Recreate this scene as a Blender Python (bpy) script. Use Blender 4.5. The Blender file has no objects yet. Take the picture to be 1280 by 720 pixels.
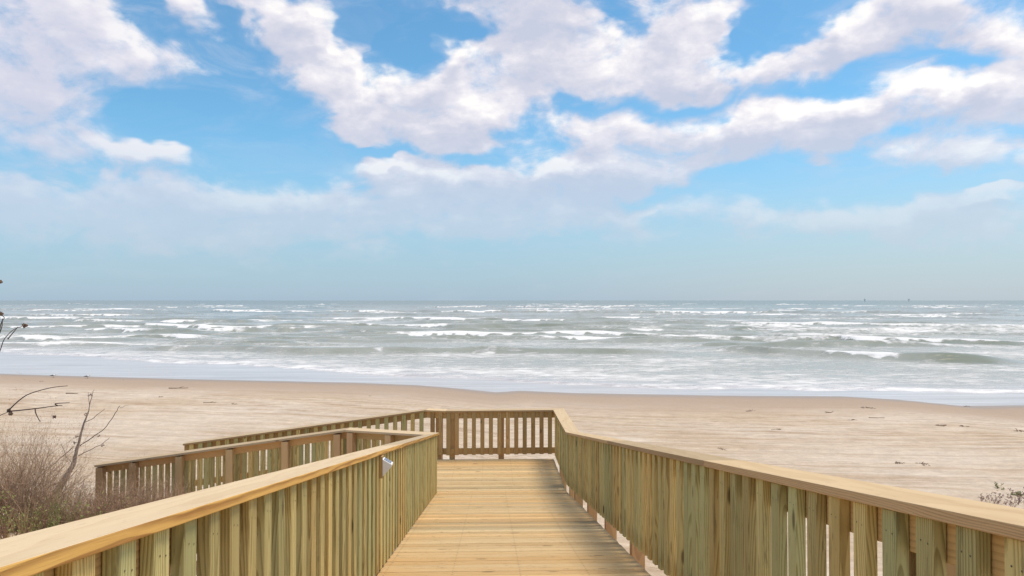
import bpy, bmesh, math, random
import numpy as np
from mathutils import Vector, Matrix

random.seed(11)
R = math.radians
S = bpy.context.scene
COL = S.collection

# ------------------------------------------------------------------ camera, light, exposure
E = 4.8                      # eye height above the sea
F = 853.0                    # focal length in pixels of a 1280 wide frame
YAW, PITCH = R(1.72), R(1.04)
cam_d = bpy.data.cameras.new('camera')
cam_d.sensor_width = 36.0
cam_d.lens = F / 1280 * 36
cam_d.clip_start, cam_d.clip_end = 0.05, 120000
cam = bpy.data.objects.new('camera', cam_d)
COL.objects.link(cam)
cam.location = (0, 0, E)
cam.rotation_euler = (math.pi / 2 + PITCH, 0, -YAW)
S.camera = cam
CAM_R = cam.rotation_euler.to_matrix()

def ray(px, py):
    return (CAM_R @ Vector(((px - 640) / F, (360 - py) / F, -1))).normalized()

def on_level(px, py, z=0.0):
    d = ray(px, py)
    t = (z - E) / d.z
    return Vector((0, 0, E)) + d * t

def at_y(px, py, Y):
    d = ray(px, py)
    return Vector((0, 0, E)) + d * (Y / d.y)

SUN_EL, SUN_AZ = R(69), R(82)
world = bpy.data.worlds.new('World')
S.world = world
world.use_nodes = True
world.cycles.sampling_method = 'MANUAL'
world.cycles.sample_map_resolution = 256
SUN_DIR = Vector((math.cos(SUN_EL) * math.sin(SUN_AZ), math.cos(SUN_EL) * math.cos(SUN_AZ), math.sin(SUN_EL)))
sun_d = bpy.data.lights.new('sun', 'SUN')
sun_d.energy = 2.3
sun_d.angle = R(24.0)
sun_d.color = (1.0, 0.86, 0.68)
sun = bpy.data.objects.new('sun', sun_d)
COL.objects.link(sun)
sun.rotation_euler = SUN_DIR.to_track_quat('Z', 'Y').to_euler()
sun.location = (20, 20, 40)
S.view_settings.view_transform = 'Standard'
S.view_settings.look = 'None'
S.view_settings.gamma = 1
S.view_settings.use_curve_mapping = False
S.view_settings.exposure = 0.50
S.render.engine = 'CYCLES'
S.cycles.use_denoising = True
S.cycles.max_bounces = 6
S.cycles.diffuse_bounces = 3
S.cycles.glossy_bounces = 3
SKY_STRENGTH = 0.10

# ------------------------------------------------------------------ node helper
class NT:
    def __init__(s, tree):
        s.t = tree
    def n(s, typ, ins=None, **props):
        nd = s.t.nodes.new(typ)
        for k, v in props.items():
            setattr(nd, k, v)
        for k, v in (ins or {}).items():
            sock = nd.inputs[k]
            if isinstance(v, bpy.types.NodeSocket):
                s.t.links.new(v, sock)
            else:
                sock.default_value = v
        return nd
    def math(s, op, a, b=0.0, c=0.0, clamp=False):
        nd = s.n('ShaderNodeMath', {0: a, 1: b, 2: c}, operation=op, use_clamp=clamp)
        return nd.outputs[0]
    def vmath(s, op, a, b=(0, 0, 0)):
        nd = s.n('ShaderNodeVectorMath', {0: a}, operation=op)
        if op == 'SCALE':
            if isinstance(b, bpy.types.NodeSocket): s.t.links.new(b, nd.inputs['Scale'])
            else: nd.inputs['Scale'].default_value = b
        else:
            if isinstance(b, bpy.types.NodeSocket): s.t.links.new(b, nd.inputs[1])
            else: nd.inputs[1].default_value = b
        return nd.outputs[0]
    def noise(s, vec, scale, detail=4.0, rough=0.55, dist=0.0, color=False):
        nd = s.n('ShaderNodeTexNoise', {'Vector': vec, 'Scale': scale, 'Detail': detail, 'Roughness': rough, 'Distortion': dist})
        return nd.outputs['Color' if color else 'Fac']
    def mapr(s, v, a, b, c=0.0, d=1.0, smooth=False):
        nd = s.n('ShaderNodeMapRange', {'Value': v, 'From Min': a, 'From Max': b, 'To Min': c, 'To Max': d})
        nd.interpolation_type = 'SMOOTHSTEP' if smooth else 'LINEAR'
        return nd.outputs[0]
    def mix(s, f, a, b, blend='MIX'):
        nd = s.n('ShaderNodeMix', data_type='RGBA', blend_type=blend)
        for k, v in ((0, f), (6, a), (7, b)):
            if isinstance(v, bpy.types.NodeSocket): s.t.links.new(v, nd.inputs[k])
            else: nd.inputs[k].default_value = v if k == 0 else (tuple(v) + (1,))[:4]
        return nd.outputs[2]
    def ramp(s, f, stops):
        nd = s.n('ShaderNodeValToRGB', {0: f})
        cr = nd.color_ramp
        while len(cr.elements) < len(stops): cr.elements.new(0.5)
        for e, (p, c) in zip(cr.elements, stops):
            e.position = p; e.color = (tuple(c) + (1,))[:4]
        return nd.outputs[0]
    def mapping(s, vec, loc=(0, 0, 0), rot=(0, 0, 0), scale=(1, 1, 1), typ='POINT'):
        nd = s.n('ShaderNodeMapping', {'Vector': vec, 'Location': loc, 'Rotation': rot, 'Scale': scale}, vector_type=typ)
        return nd.outputs[0]

def new_mat(name):
    m = bpy.data.materials.new(name)
    m.use_nodes = True
    m.node_tree.nodes.clear()
    k = NT(m.node_tree)
    out = k.n('ShaderNodeOutputMaterial')
    bs = k.n('ShaderNodeBsdfPrincipled')
    m.node_tree.links.new(bs.outputs[0], out.inputs[0])
    return m, k, bs

# ------------------------------------------------------------------ sky with clouds
def uv_of(px, py):
    d = ray(px, py)
    return math.atan2(d.x, d.y), math.asin(d.z)

# cloud masses: photo position and half-size in pixels, tilt, weight
CLOUDS = [
 (50,25,190,62,5,1.0),(160,60,110,40,22,.75),(40,105,140,45,0,.95),(60,165,180,34,6,.8),(170,180,90,20,8,.55),
 (237,18,50,32,42,.9),(140,212,34,12,0,.7),(252,76,40,10,-10,.35),(40,232,110,20,6,.65),
 (130,262,300,60,2,.95),(400,266,300,56,0,.9),(640,270,270,44,0,.9),(780,262,60,14,0,.7),
 (345,20,110,40,30,.95),(400,85,120,55,38,1.0),(480,120,120,44,18,1.0),(560,130,120,50,-6,1.05),(570,165,110,22,-4,.8),
 (640,95,120,60,-10,1.0),(452,160,34,16,0,.75),(600,75,60,25,-12,.8),
 (680,25,150,50,0,1.0),(770,75,150,56,-5,1.05),(885,62,80,56,18,1.0),(840,100,70,24,0,.7),(870,15,70,30,20,.7),
 (500,214,74,28,0,.95),(545,200,34,24,0,.7),(700,212,80,22,0,.85),(650,235,150,24,0,.75),(585,225,100,20,0,.6),
 (780,195,150,44,4,.95),(900,170,170,44,-4,1.0),(1020,150,180,44,-8,1.0),(1160,135,180,50,-10,1.0),(1270,115,120,52,-12,.95),
 (740,150,90,22,6,.75),(760,225,170,24,-4,.8),(1150,192,130,20,-9,.85),(1250,180,80,20,-6,.7),
 (1010,75,90,36,-25,.9),(1075,40,90,40,-20,.95),(1170,18,140,50,0,1.0),(1245,45,90,44,18,.95),(950,92,40,14,0,.55),
 (1040,275,210,34,-2,.8),(1200,272,220,44,0,.85),(1248,229,30,9,0,.75),(930,240,30,8,0,.35),
 (640,-60,900,70,0,.75),(1250,265,70,14,0,.4),
 (500,48,60,30,-15,-.75),(585,38,60,24,10,-.75),(775,18,50,20,10,-.7),(945,35,44,40,30,-.8),(1000,122,110,16,-6,-.55),(240,130,120,50,30,-.5),(330,170,160,55,10,-.6),(700,133,50,12,-10,-.6),(480,185,60,10,0,-.6),(1010,220,200,20,-4,-.5),(1170,95,90,14,-10,-.6),
]
g = bpy.data.node_groups.new('cloud_density', 'ShaderNodeTree')
g.interface.new_socket('P', in_out='INPUT', socket_type='NodeSocketVector')
g.interface.new_socket('Density', in_out='OUTPUT', socket_type='NodeSocketFloat')
gk = NT(g)
gi = gk.n('NodeGroupInput'); go = gk.n('NodeGroupOutput')
P = gi.outputs[0]
w1 = gk.vmath('SUBTRACT', gk.noise(gk.mapping(P, scale=(1, 1.5, 1)), 9, 3, .55, color=True), (.5, .5, .5))
w1 = gk.vmath('MULTIPLY', w1, (.20, .10, 0))
Pw = gk.vmath('ADD', P, w1)
acc = None
for (x, y, rx, ry, rot, amp) in CLOUDS:
    u, v = uv_of(x, y)
    u2, _ = uv_of(x + 10, y); _, v2 = uv_of(x, y - 10)
    su, sv = rx * (u2 - u) / 10, ry * (v2 - v) / 10
    q = gk.mapping(Pw, (u, v, 0), (0, 0, -R(rot)), (su * 1.1, sv * 1.1, 1), 'TEXTURE')
    sph = gk.n('ShaderNodeTexGradient', {'Vector': q}, gradient_type='SPHERICAL').outputs['Fac']
    acc = gk.math('MULTIPLY_ADD', sph, amp * 1.35, acc if acc is not None else 0.0)
acc = gk.math('MINIMUM', acc, 1.15)
# cover outside the photographed part of the sky: same broken cumulus
sepd = gk.n('ShaderNodeSeparateXYZ', {0: P})
outside = gk.math('MAXIMUM', gk.mapr(gk.math('ABSOLUTE', sepd.outputs[0]), .72, .95, smooth=True), gk.mapr(sepd.outputs[1], .46, .62, smooth=True))
gen = gk.math('MULTIPLY', outside, gk.mapr(gk.noise(P, 4.0, 2), .42, .62, 0, .8))
acc = gk.math('ADD', acc, gen)
Pn = gk.mapping(P, scale=(1, 1.7, 1))
f1 = gk.math('SUBTRACT', gk.noise(Pn, 10, 8, .58, .6), .5)
f2 = gk.math('SUBTRACT', gk.noise(gk.mapping(P, (3, 7, 0), scale=(1, 1.5, 1)), 34, 5, .6), .5)
edge = gk.math('ADD', gk.math('MULTIPLY', f1, 2.9), gk.math('MULTIPLY', f2, 1.0))
dens = gk.math('ADD', acc, gk.math('MULTIPLY', edge, gk.mapr(acc, 0.0, .4, .12, 1)))
g.links.new(dens, go.inputs[0])

wt = world.node_tree
wt.nodes.clear()
wk = NT(wt)
wout = wk.n('ShaderNodeOutputWorld')
wbg = wk.n('ShaderNodeBackground', {'Strength': SKY_STRENGTH})
wt.links.new(wbg.outputs[0], wout.inputs[0])
sky = wk.n('ShaderNodeTexSky', sky_type='NISHITA', sun_disc=False, sun_elevation=SUN_EL, sun_rotation=SUN_AZ,
           air_density=1.0, dust_density=0.6, ozone_density=1.5)
dirv = wk.n('ShaderNodeTexCoord').outputs['Generated']
sp = wk.n('ShaderNodeSeparateXYZ', {0: dirv})
az = wk.math('ARCTAN2', sp.outputs[0], sp.outputs[1])
el = wk.math('ARCSINE', sp.outputs[2])
pv = wk.n('ShaderNodeCombineXYZ', {0: az, 1: el, 2: 0.0}).outputs[0]
def dens_at(vec):
    nd = wt.nodes.new('ShaderNodeGroup'); nd.node_tree = g
    wt.links.new(vec, nd.inputs[0])
    return nd.outputs[0]
pw2 = wk.vmath('ADD', pv, wk.vmath('MULTIPLY', wk.vmath('SUBTRACT', wk.noise(wk.mapping(pv, scale=(1, 1.6, 1)), 16, 4, .6, color=True), (.5, .5, .5)), (.12, .07, 0)))
d0 = dens_at(pv)
d1 = dens_at(wk.vmath('ADD', pv, (.008, .022, 0)))
alpha = wk.mapr(d0, -.12, 1.05, smooth=True)
veil = wk.noise(wk.mapping(pv, (1, 2, 0), (0, 0, R(-12)), scale=(1, 3.2, 1)), 5.5, 8, .64, .8)
veil = wk.math('MULTIPLY', wk.mapr(veil, .46, .72, 0, .32, True), wk.mapr(d0, -.55, .1, .35, 1, True))
alpha = wk.math('MAXIMUM', alpha, veil)
alpha = wk.math('MULTIPLY', alpha, wk.mapr(el, .05, .26, .42, .95, True))
light = wk.math('MULTIPLY_ADD', wk.math('SUBTRACT', d0, d1), .55, .13)
body = wk.math('MULTIPLY', wk.math('SUBTRACT', 1.0, wk.mapr(d0, .4, 1.5, 0, 1)), .42)
# sunlit heads and shaded bases of the masses
TONE = [(745,85,70,40,.5),(610,140,80,34,.5),(885,58,60,44,.5),(1245,42,50,34,.6),(1060,25,50,26,.35),(700,206,70,16,.5),(520,205,50,26,.35),(1150,112,130,26,.5),(950,150,120,22,.35),(600,68,50,22,.45),(430,95,90,34,.35),(1230,180,80,14,.4),(400,20,60,40,.3),(1270,100,60,30,.4),(130,40,90,30,.2),(240,20,40,26,.25),
        (660,25,100,44,-.5),(1180,35,80,44,-.55),(830,130,120,22,-.35),(960,185,150,26,-.5),(1130,150,150,20,-.35),(720,235,170,22,-.55),(560,170,90,16,-.3),(60,110,130,50,-.25),(330,50,50,40,-.2),(1000,70,50,30,-.3)]
tacc = None
for (x, y, rx, ry, amp) in TONE:
    u, v = uv_of(x, y); u2, _ = uv_of(x + 10, y); _, v2 = uv_of(x, y - 10)
    q = wk.mapping(pw2, (u, v, 0), (0, 0, 0), (1.3 * rx * (u2 - u) / 10, 1.3 * ry * (v2 - v) / 10, 1), 'TEXTURE')
    tacc = wk.math('MULTIPLY_ADD', wk.n('ShaderNodeTexGradient', {'Vector': q}, gradient_type='SPHERICAL').outputs['Fac'], amp, tacc if tacc is not None else 0.0)
light = wk.math('ADD', light, wk.math('MAXIMUM', wk.math('MULTIPLY', tacc, .85), -.22))
lump = wk.math('MULTIPLY', wk.math('SUBTRACT', wk.noise(wk.mapping(pv, scale=(1, 1.8, 1)), 13, 4, .6), .47), 1.5)
light = wk.math('ADD', wk.math('ADD', light, body), lump, clamp=True)
cloud_c = wk.ramp(light, [(0.0, (4.3, 4.5, 5.4)), (0.35, (5.0, 5.0, 5.7)), (0.7, (6.2, 6.0, 6.4)), (1.0, (7.6, 7.3, 7.1))])
cloud_c = wk.mix(wk.mapr(el, .09, .24, .65, 0), cloud_c, (4.4, 4.62, 5.3))
cloud_c = wk.mix(wk.mapr(az, -.62, -.30, .45, 0), cloud_c, (5.0, 5.0, 5.9))
SKYTINT = (.66, 1.07, 1.15)
blue = wk.mix(1.0, sky.outputs[0], SKYTINT, 'MULTIPLY')
# pale humid air low over the water
low = wk.mapr(el, .0, .26, .80, .0, True)
rightness = wk.mapr(az, -.1, .6, 0, 1, True)
air = wk.mix(rightness, (2.85, 3.60, 4.72), (3.72, 3.98, 4.65))
blue = wk.mix(low, blue, air)
skyc = wk.mix(alpha, blue, cloud_c)
wt.links.new(skyc, wbg.inputs['Color'])

# ------------------------------------------------------------------ object helpers
def link(name, me, mats=(), parent=None):
    o = bpy.data.objects.new(name, me)
    COL.objects.link(o)
    for m in mats:
        if me and m.name not in [x.name for x in me.materials if x]: me.materials.append(m)
    if parent: o.parent = parent
    return o

def empty(name, loc, rz=0.0):
    o = bpy.data.objects.new(name, None)
    COL.objects.link(o)
    o.location = loc; o.rotation_euler = (0, 0, rz)
    o.empty_display_size = 0.2
    return o

def tag(o, label, cat, group=None):
    o['label'] = label; o['category'] = cat
    if group: o['group'] = group
    return o

def bm_mesh(name, bm, smooth=False):
    me = bpy.data.meshes.new(name)
    bmesh.ops.recalc_face_normals(bm, faces=bm.faces)
    bm.to_mesh(me); bm.free()
    if smooth:
        for p in me.polygons: p.use_smooth = True
    return me

def box(bm, x0, x1, y0, y1, z0, z1, slope=0.0, bevel=0.0, mat=0):
    vs = [bm.verts.new((x, y, z + slope * x)) for x in (x0, x1) for y in (y0, y1) for z in (z0, z1)]
    fs = [bm.faces.new([vs[i] for i in f]) for f in ((0,1,3,2),(4,6,7,5),(0,4,5,1),(2,3,7,6),(0,2,6,4),(1,5,7,3))]
    bmesh.ops.recalc_face_normals(bm, faces=fs)
    for f in fs: f.material_index = mat
    if bevel:
        es = list({e for f in fs for e in f.edges})
        bmesh.ops.bevel(bm, geom=es, offset=bevel, segments=1, affect='EDGES', profile=0.5)
    return vs

# ------------------------------------------------------------------ wood
def wood(name, light, dark, axis='X', tint_a=(1, 1, 1), tint_b=(1, 1, 1), island=False, ring=.010, contrast=.55, knots=.5, grime=0.0, rough=.75, wobble=.05, stain=0.0):
    m, k, bs = new_mat(name)
    co = k.n('ShaderNodeTexCoord').outputs['Object']
    rnd = k.n('ShaderNodeNewGeometry').outputs['Random Per Island'] if island else k.n('ShaderNodeObjectInfo').outputs['Random']
    rc = k.n('ShaderNodeTexWhiteNoise', {'W': k.math('MULTIPLY', rnd, 913.7)}, noise_dimensions='1D')
    off = k.vmath('SUBTRACT', rc.outputs['Color'], (.5, .5, .5))
    rot = {'X': (0, R(90), 0), 'Y': (R(90), 0, 0), 'Z': (0, 0, 0)}[axis]
    p0 = k.mapping(co, rot=rot)                        # grain along z of p0
    p0 = k.vmath('ADD', p0, k.vmath('SCALE', off, 40.0))
    wob = k.vmath('SCALE', k.vmath('SUBTRACT', k.noise(k.mapping(p0, scale=(5, 5, 1.1)), 1.0, 2, color=True), (.5, .5, .5)), wobble)
    local = k.mapping(co, rot=rot)
    c = k.vmath('ADD', local, wob)
    shift = k.vmath('MULTIPLY', off, (.16, .16, 0))
    c = k.vmath('ADD', c, shift)
    s3 = k.n('ShaderNodeSeparateXYZ', {0: c})
    sr = k.n('ShaderNodeSeparateXYZ', {0: rc.outputs['Color']})
    tiltx = k.math('MULTIPLY', k.math('SUBTRACT', sr.outputs[2], .5), .07)
    xx = k.math('MULTIPLY_ADD', s3.outputs[2], tiltx, s3.outputs[0])
    rad = k.math('SQRT', k.math('ADD', k.math('MULTIPLY', xx, xx), k.math('MULTIPLY', s3.outputs[1], s3.outputs[1])))
    fr = k.math('FRACT', k.math('DIVIDE', rad, ring))
    late = k.math('MULTIPLY', k.mapr(fr, .25, .88, smooth=True), k.mapr(fr, .9, 1.0, 1, 0))
    fib = k.noise(k.mapping(p0, scale=(160, 160, 5)), 1.0, 3, .6)
    blot = k.noise(k.mapping(p0, scale=(7, 7, 1.3)), 1.0, 4, .6)
    f = k.math('MULTIPLY_ADD', late, contrast, k.math('MULTIPLY_ADD', k.math('SUBTRACT', fib, .5), .7, k.math('MULTIPLY', k.math('SUBTRACT', blot, .5), .9)), clamp=True)
    col = k.mix(f, light, dark)
    # board to board: greenish treatment to honey
    tr = k.math('ADD', sr.outputs[0], k.math('MULTIPLY', k.math('SUBTRACT', blot, .5), .8), clamp=True)
    col = k.mix(1.0, col, k.mix(tr, tint_a, tint_b), 'MULTIPLY')
    bright = k.mapr(sr.outputs[1], 0, 1, .74, 1.16)
    col = k.vmath('SCALE', col, bright)
    # knots
    vn = k.n('ShaderNodeTexVoronoi', {'Vector': k.mapping(p0, scale=(9, 9, 2.6)), 'Scale': 1.0, 'Randomness': 1.0})
    kr = k.n('ShaderNodeSeparateXYZ', {0: vn.outputs['Color']}).outputs[0]
    kn = k.math('MULTIPLY', k.mapr(vn.outputs['Distance'], .10, .20, 1, 0, True), k.mapr(kr, 1 - knots * .45, 1 - knots * .45 + .02))
    col = k.mix(k.math('MULTIPLY', kn, .8), col, tuple(x * .28 for x in dark))
    if grime:
        gsp = k.noise(k.mapping(p0, scale=(60, 60, 9)), 1.0, 4, .65)
        col = k.mix(k.math('MULTIPLY', k.mapr(gsp, .60, .72, 0, 1, True), grime), col, (.10, .075, .045))
    if stain:
        stn = k.noise(k.mapping(p0, (5, 3, 1), scale=(14, 14, 1.6)), 1.0, 5, .7)
        col = k.mix(k.math('MULTIPLY', k.mapr(stn, .56, .70, 0, 1, True), stain), col, (.13, .105, .045))
    bs.inputs['Roughness'].default_value = rough
    bs.inputs['Specular IOR Level'].default_value = .25
    m.node_tree.links.new(col, bs.inputs['Base Color'])
    h = k.math('MULTIPLY_ADD', late, -.4, k.math('MULTIPLY', fib, .8))
    bmp = k.n('ShaderNodeBump', {'Height': h, 'Strength': .35, 'Distance': .004})
    m.node_tree.links.new(bmp.outputs[0], bs.inputs['Normal'])
    return m

M_PICKET = wood('treated_picket_wood', (.66, .53, .25), (.32, .23, .085), 'Z', (.82, .97, .96), (1.08, .98, .82), ring=.009, contrast=.72, knots=.9, grime=.45, stain=.55)
M_BROWN = wood('shaded_picket_wood', (.56, .38, .18), (.28, .165, .06), 'Z', (.96, 1.0, .9), (1.05, .97, .9), ring=.010, contrast=.6, knots=.7, grime=.4, stain=.3)  # browner picket copy; shade of the sun-averted far-end pickets is in the colour
M_CAP = wood('cap_wood', (.65, .50, .315), (.50, .345, .185), 'X', (1.0, 1.0, 1.0), (1.0, .97, .94), ring=.018, contrast=.30, knots=.5, grime=.25)
M_CAP2 = wood('cap_wood_tan', (.56, .42, .245), (.42, .285, .15), 'X', (1.0, 1.0, 1.0), (1.0, .97, .94), ring=.018, contrast=.32, knots=.5, grime=.25)
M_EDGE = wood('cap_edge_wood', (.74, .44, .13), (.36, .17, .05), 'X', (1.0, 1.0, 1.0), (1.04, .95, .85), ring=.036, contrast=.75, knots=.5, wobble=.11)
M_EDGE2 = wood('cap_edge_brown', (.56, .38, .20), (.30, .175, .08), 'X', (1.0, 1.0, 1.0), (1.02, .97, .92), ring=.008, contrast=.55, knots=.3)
M_RAIL = wood('rail_wood', (.62, .42, .20), (.32, .185, .07), 'X', (1, 1, .9), (1.05, .95, .85), ring=.022, contrast=.35, knots=.5)
M_POST = wood('post_wood', (.62, .43, .23), (.38, .24, .12), 'Z', (1, 1, .9), (1.05, .94, .88), ring=.014, contrast=.45, knots=.35)
M_DECK = wood('deck_wood', (.65, .475, .26), (.39, .25, .11), 'X', (.95, 1.0, 1.04), (1.06, .95, .80), island=True, ring=.011, contrast=.5, knots=.5, grime=.95, rough=.8, stain=.25)
m, k, bs = new_mat('nail_head'); bs.inputs['Base Color'].default_value = (.06, .055, .045, 1); bs.inputs['Roughness'].default_value = .5; M_NAIL = m

# ------------------------------------------------------------------ boardwalk layout
SL = 0.170                                    # main ramp slope
YB, YE = 12.5, 15.05                          # bend, far edge of the landing
XL, XR = -0.97, 1.38                          # picket faces
DZ = E - 3.48                                 # landing level
SL2 = 0.135                                   # side ramp slope
def deck_z(Y): return DZ + SL * max(0.0, YB - Y)
Y0 = -1.6
Hcap = 1.07
CAP_T, IN_O, OUT_O = 0.039, -0.022, 0.229

def offset_pts(poly, side, dist):
    """corner points of a polyline moved sideways; side +1 = right of travel"""
    out = []
    n = len(poly)
    for i in range(n):
        p = Vector(poly[i][:2])
        ds = []
        if i > 0: ds.append((p - Vector(poly[i-1][:2])).normalized())
        if i < n - 1: ds.append((Vector(poly[i+1][:2]) - p).normalized())
        ns = [Vector((d.y, -d.x)) * side for d in ds]
        if len(ns) == 1: out.append(p + ns[0] * dist)
        else:
            b = (ns[0] + ns[1]).normalized()
            out.append(p + b * (dist / max(.3, b.dot(ns[0]))))
    return out

def prism(bm, pts_in, pts_out, z0, z1, lo, hi, bevel=.004):
    """board from plan quad: pts_in=(a,b), pts_out=(a,b); z0/z1 levels at a/b"""
    v = []
    for (pi, po, z) in ((pts_in[0], pts_out[0], z0), (pts_in[1], pts_out[1], z1)):
        for q in (pi, po):
            for h in (lo, hi): v.append(bm.verts.new((q[0], q[1], z + h)))
    fs = [bm.faces.new([v[i] for i in f]) for f in ((0,1,3,2),(4,6,7,5),(0,4,5,1),(2,3,7,6),(0,2,6,4),(1,5,7,3))]
    bmesh.ops.recalc_face_normals(bm, faces=fs)
    if bevel:
        bmesh.ops.bevel(bm, geom=list({e for f in fs for e in f.edges}), offset=bevel, segments=2, affect='EDGES', profile=.6)

picket_cache = {}
def picket_mesh(slope, bottom, top, mat, w=.089, t=.045):
    key = (round(slope, 4), bottom, top, mat.name, w)
    if key in picket_cache: return picket_cache[key]
    bm = bmesh.new()
    box(bm, -w/2, w/2, 0, t, bottom, top, slope, bevel=.0035)
    for zc, xc in ((top - .075, -.016), (top - .081, .02), (bottom + .07, .017), (bottom + .062, -.021)):
        if True:
            c = bmesh.ops.create_circle(bm, cap_ends=True, segments=6, radius=.0032)
            for vv in c['verts']:
                vv.co = Vector((vv.co.x + xc, -.0012, vv.co.y + zc + slope * xc))
            for f in {f for vv in c['verts'] for f in vv.link_faces}: f.material_index = 1
    me = bm_mesh('picket', bm)
    me.materials.append(mat); me.materials.append(M_NAIL)
    picket_cache[key] = me
    return me

def tilt(o, slope):
    if abs(slope) < 1e-6: return o
    a = -math.atan(slope)
    M = Matrix.Rotation(a, 4, 'Y')
    o.data.transform(M.inverted()); o.rotation_euler = (0, a, 0)
    return o

def railing(label, poly, i, side, phase=0.0, pitch=.1925, gap=.10, posts=(), post_len=1.5, cap_joints=(), pmat=None, emat=None, cmat=None, pw=.089):
    """one straight bay of railing along poly[i]..poly[i+1]; vertices (x, y, deck level)"""
    pmat = pmat or M_PICKET; emat = emat or M_EDGE2; cmat = cmat or M_CAP
    a, b = Vector(poly[i]), Vector(poly[i+1])
    d2 = Vector((b.x - a.x, b.y - a.y)); L = d2.length
    d = d2 / L
    nrm = Vector((d.y, -d.x)) * side
    slope = (b.z - a.z) / L
    root = empty('picket_railing', (a.x, a.y, a.z), math.atan2(d.y, d.x))
    tag(root, label, 'railing', 'picket railings of the boardwalk')
    def loc(p):                                   # plan point -> local
        r = Vector((p[0] - a.x, p[1] - a.y))
        return (r.dot(d), r.dot(Vector((-d.y, d.x))))
    sy = -side                                    # local y sign of outward
    pin, pout = offset_pts(poly, side, IN_O), offset_pts(poly, side, OUT_O)
    A_in, B_in, A_out, B_out = loc(pin[i]), loc(pin[i+1]), loc(pout[i]), loc(pout[i+1])
    # cap boards, butt jointed
    cuts = [0.0] + [j / L for j in cap_joints] + [1.0]
    lerp = lambda p, q, t: (p[0] + (q[0] - p[0]) * t, p[1] + (q[1] - p[1]) * t)
    for n_, (t0, t1) in enumerate(zip(cuts[:-1], cuts[1:])):
        g0 = .0015 / L if t0 > 0 else .0006 / L; g1 = .0015 / L if t1 < 1 else .0006 / L
        bm = bmesh.new()
        ta, tb = t0 + g0, t1 - g1
        prism(bm, (lerp(A_in, B_in, ta), lerp(A_in, B_in, tb)), (lerp(A_out, B_out, ta), lerp(A_out, B_out, tb)),
              slope * L * ta, slope * L * tb, Hcap - CAP_T, Hcap)
        bm.normal_update()
        for f in bm.faces:
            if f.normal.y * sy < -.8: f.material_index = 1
        tilt(link('cap_board', bm_mesh('cap_board', bm), (cmat, emat), root), slope)
    # rails behind the pickets
    p1, p2 = offset_pts(poly, side, .0475), offset_pts(poly, side, .0855)
    q = [loc(p1[i]), loc(p1[i+1]), loc(p2[i]), loc(p2[i+1])]
    for nm, lo, hi in (('top_rail', Hcap - CAP_T - .142, Hcap - CAP_T - .003), ('bottom_rail', gap + .005, gap + .135)):
        bm = bmesh.new()
        prism(bm, (lerp(q[0], q[1], .0008), lerp(q[0], q[1], .9992)), (lerp(q[2], q[3], .0008), lerp(q[2], q[3], .9992)), 0, slope * L, lo, hi, .003)
        tilt(link(nm, bm_mesh(nm, bm), (M_RAIL,), root), slope)
    # pickets
    me = picket_mesh(slope, gap, Hcap - CAP_T - .002, pmat, pw)
    x = phase
    while x < L - .05:
        if x > .05:
            o = link('picket', me, (), root)
            o.location = (x, 0 if sy > 0 else 0, slope * x)
            o.location.y = 0
            if sy < 0: o.rotation_euler.z = math.pi; 
            o.location.z += random.uniform(-.002, .0)
            if sy < 0 and abs(slope) > 1e-6: o.data = picket_mesh(-slope, gap, Hcap - CAP_T - .002, pmat, pw)
            if random.random() < .5: pass
        x += pitch
    # posts on the outside
    for xp in posts:
        w = .12
        bm = bmesh.new()
        y0, y1 = sorted((sy * .0875, sy * .2275))
        box(bm, xp - w/2, xp + w/2, y0, y1, -post_len + slope * xp, Hcap - CAP_T - .012 - abs(slope) * w/2 + slope * xp, 0, .005)
        link('post', bm_mesh('post', bm), (M_POST,), root)
    return root

LZ = DZ
def zs(X): return DZ - SL2 * max(0.0, -1.42 - X)
R_POLY = [(XR, Y0, deck_z(Y0)), (XR, YB, LZ), (XR, YE, LZ), (-1.0, YE - .06, LZ), (-1.44, YE + .06, LZ), (-6.72, YE + .10, zs(-6.72))]
L_POLY = [(XL, Y0, deck_z(Y0)), (XL, YB, LZ), (-2.68, 13.06, LZ), (-7.30, 13.06, LZ - SL2 * 4.62)]

ph_r = (1.767 - Y0) % .1925
ph_l = (2.057 - Y0) % .1925
railing('long picket railing sloping down the right side of the main ramp', R_POLY, 0, 1, ph_r,
        posts=[(-0.9 - Y0) + 1.62 * j for j in range(9)], cap_joints=(5.95, 9.6), cmat=M_CAP2)
railing('short level railing on the right of the landing, past the long ramp', R_POLY, 1, 1, .06,
        posts=(.35, 2.2))
railing('brown see-through picket railing across the far end of the boardwalk', R_POLY, 2, 1, .09, pitch=.186,
        posts=(1.16, 2.24), pmat=M_BROWN)
railing('very short angled picket railing at the far left corner of the landing', R_POLY, 3, 1, .12, pitch=.19, posts=(.2,), pmat=M_BROWN)
railing('farther of the two side-ramp railings, green pickets facing the camera', R_POLY, 4, 1, .1,
        posts=(.5, 1.7, 2.9, 4.1, 5.2))
railing('long picket railing with orange-edged cap carrying the solar light, left of the ramp', L_POLY, 0, -1, ph_l, gap=.025,
        posts=[(-0.9 - Y0) + 1.62 * j for j in range(9)], cap_joints=(8.9,), emat=M_EDGE)
railing('short angled railing at the foot of the left ramp railing', L_POLY, 1, -1, .12, gap=.06,
        posts=(.9, 1.68), emat=M_EDGE)
railing('nearer of the two side-ramp railings, brown posts showing, beside the shrubs', L_POLY, 2, -1, .08,
        posts=[-2.68 + x for x in (2.88, 3.84, 4.86, 5.78, 6.62, 7.22)], post_len=1.35, pitch=.118, pw=.076)

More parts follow.
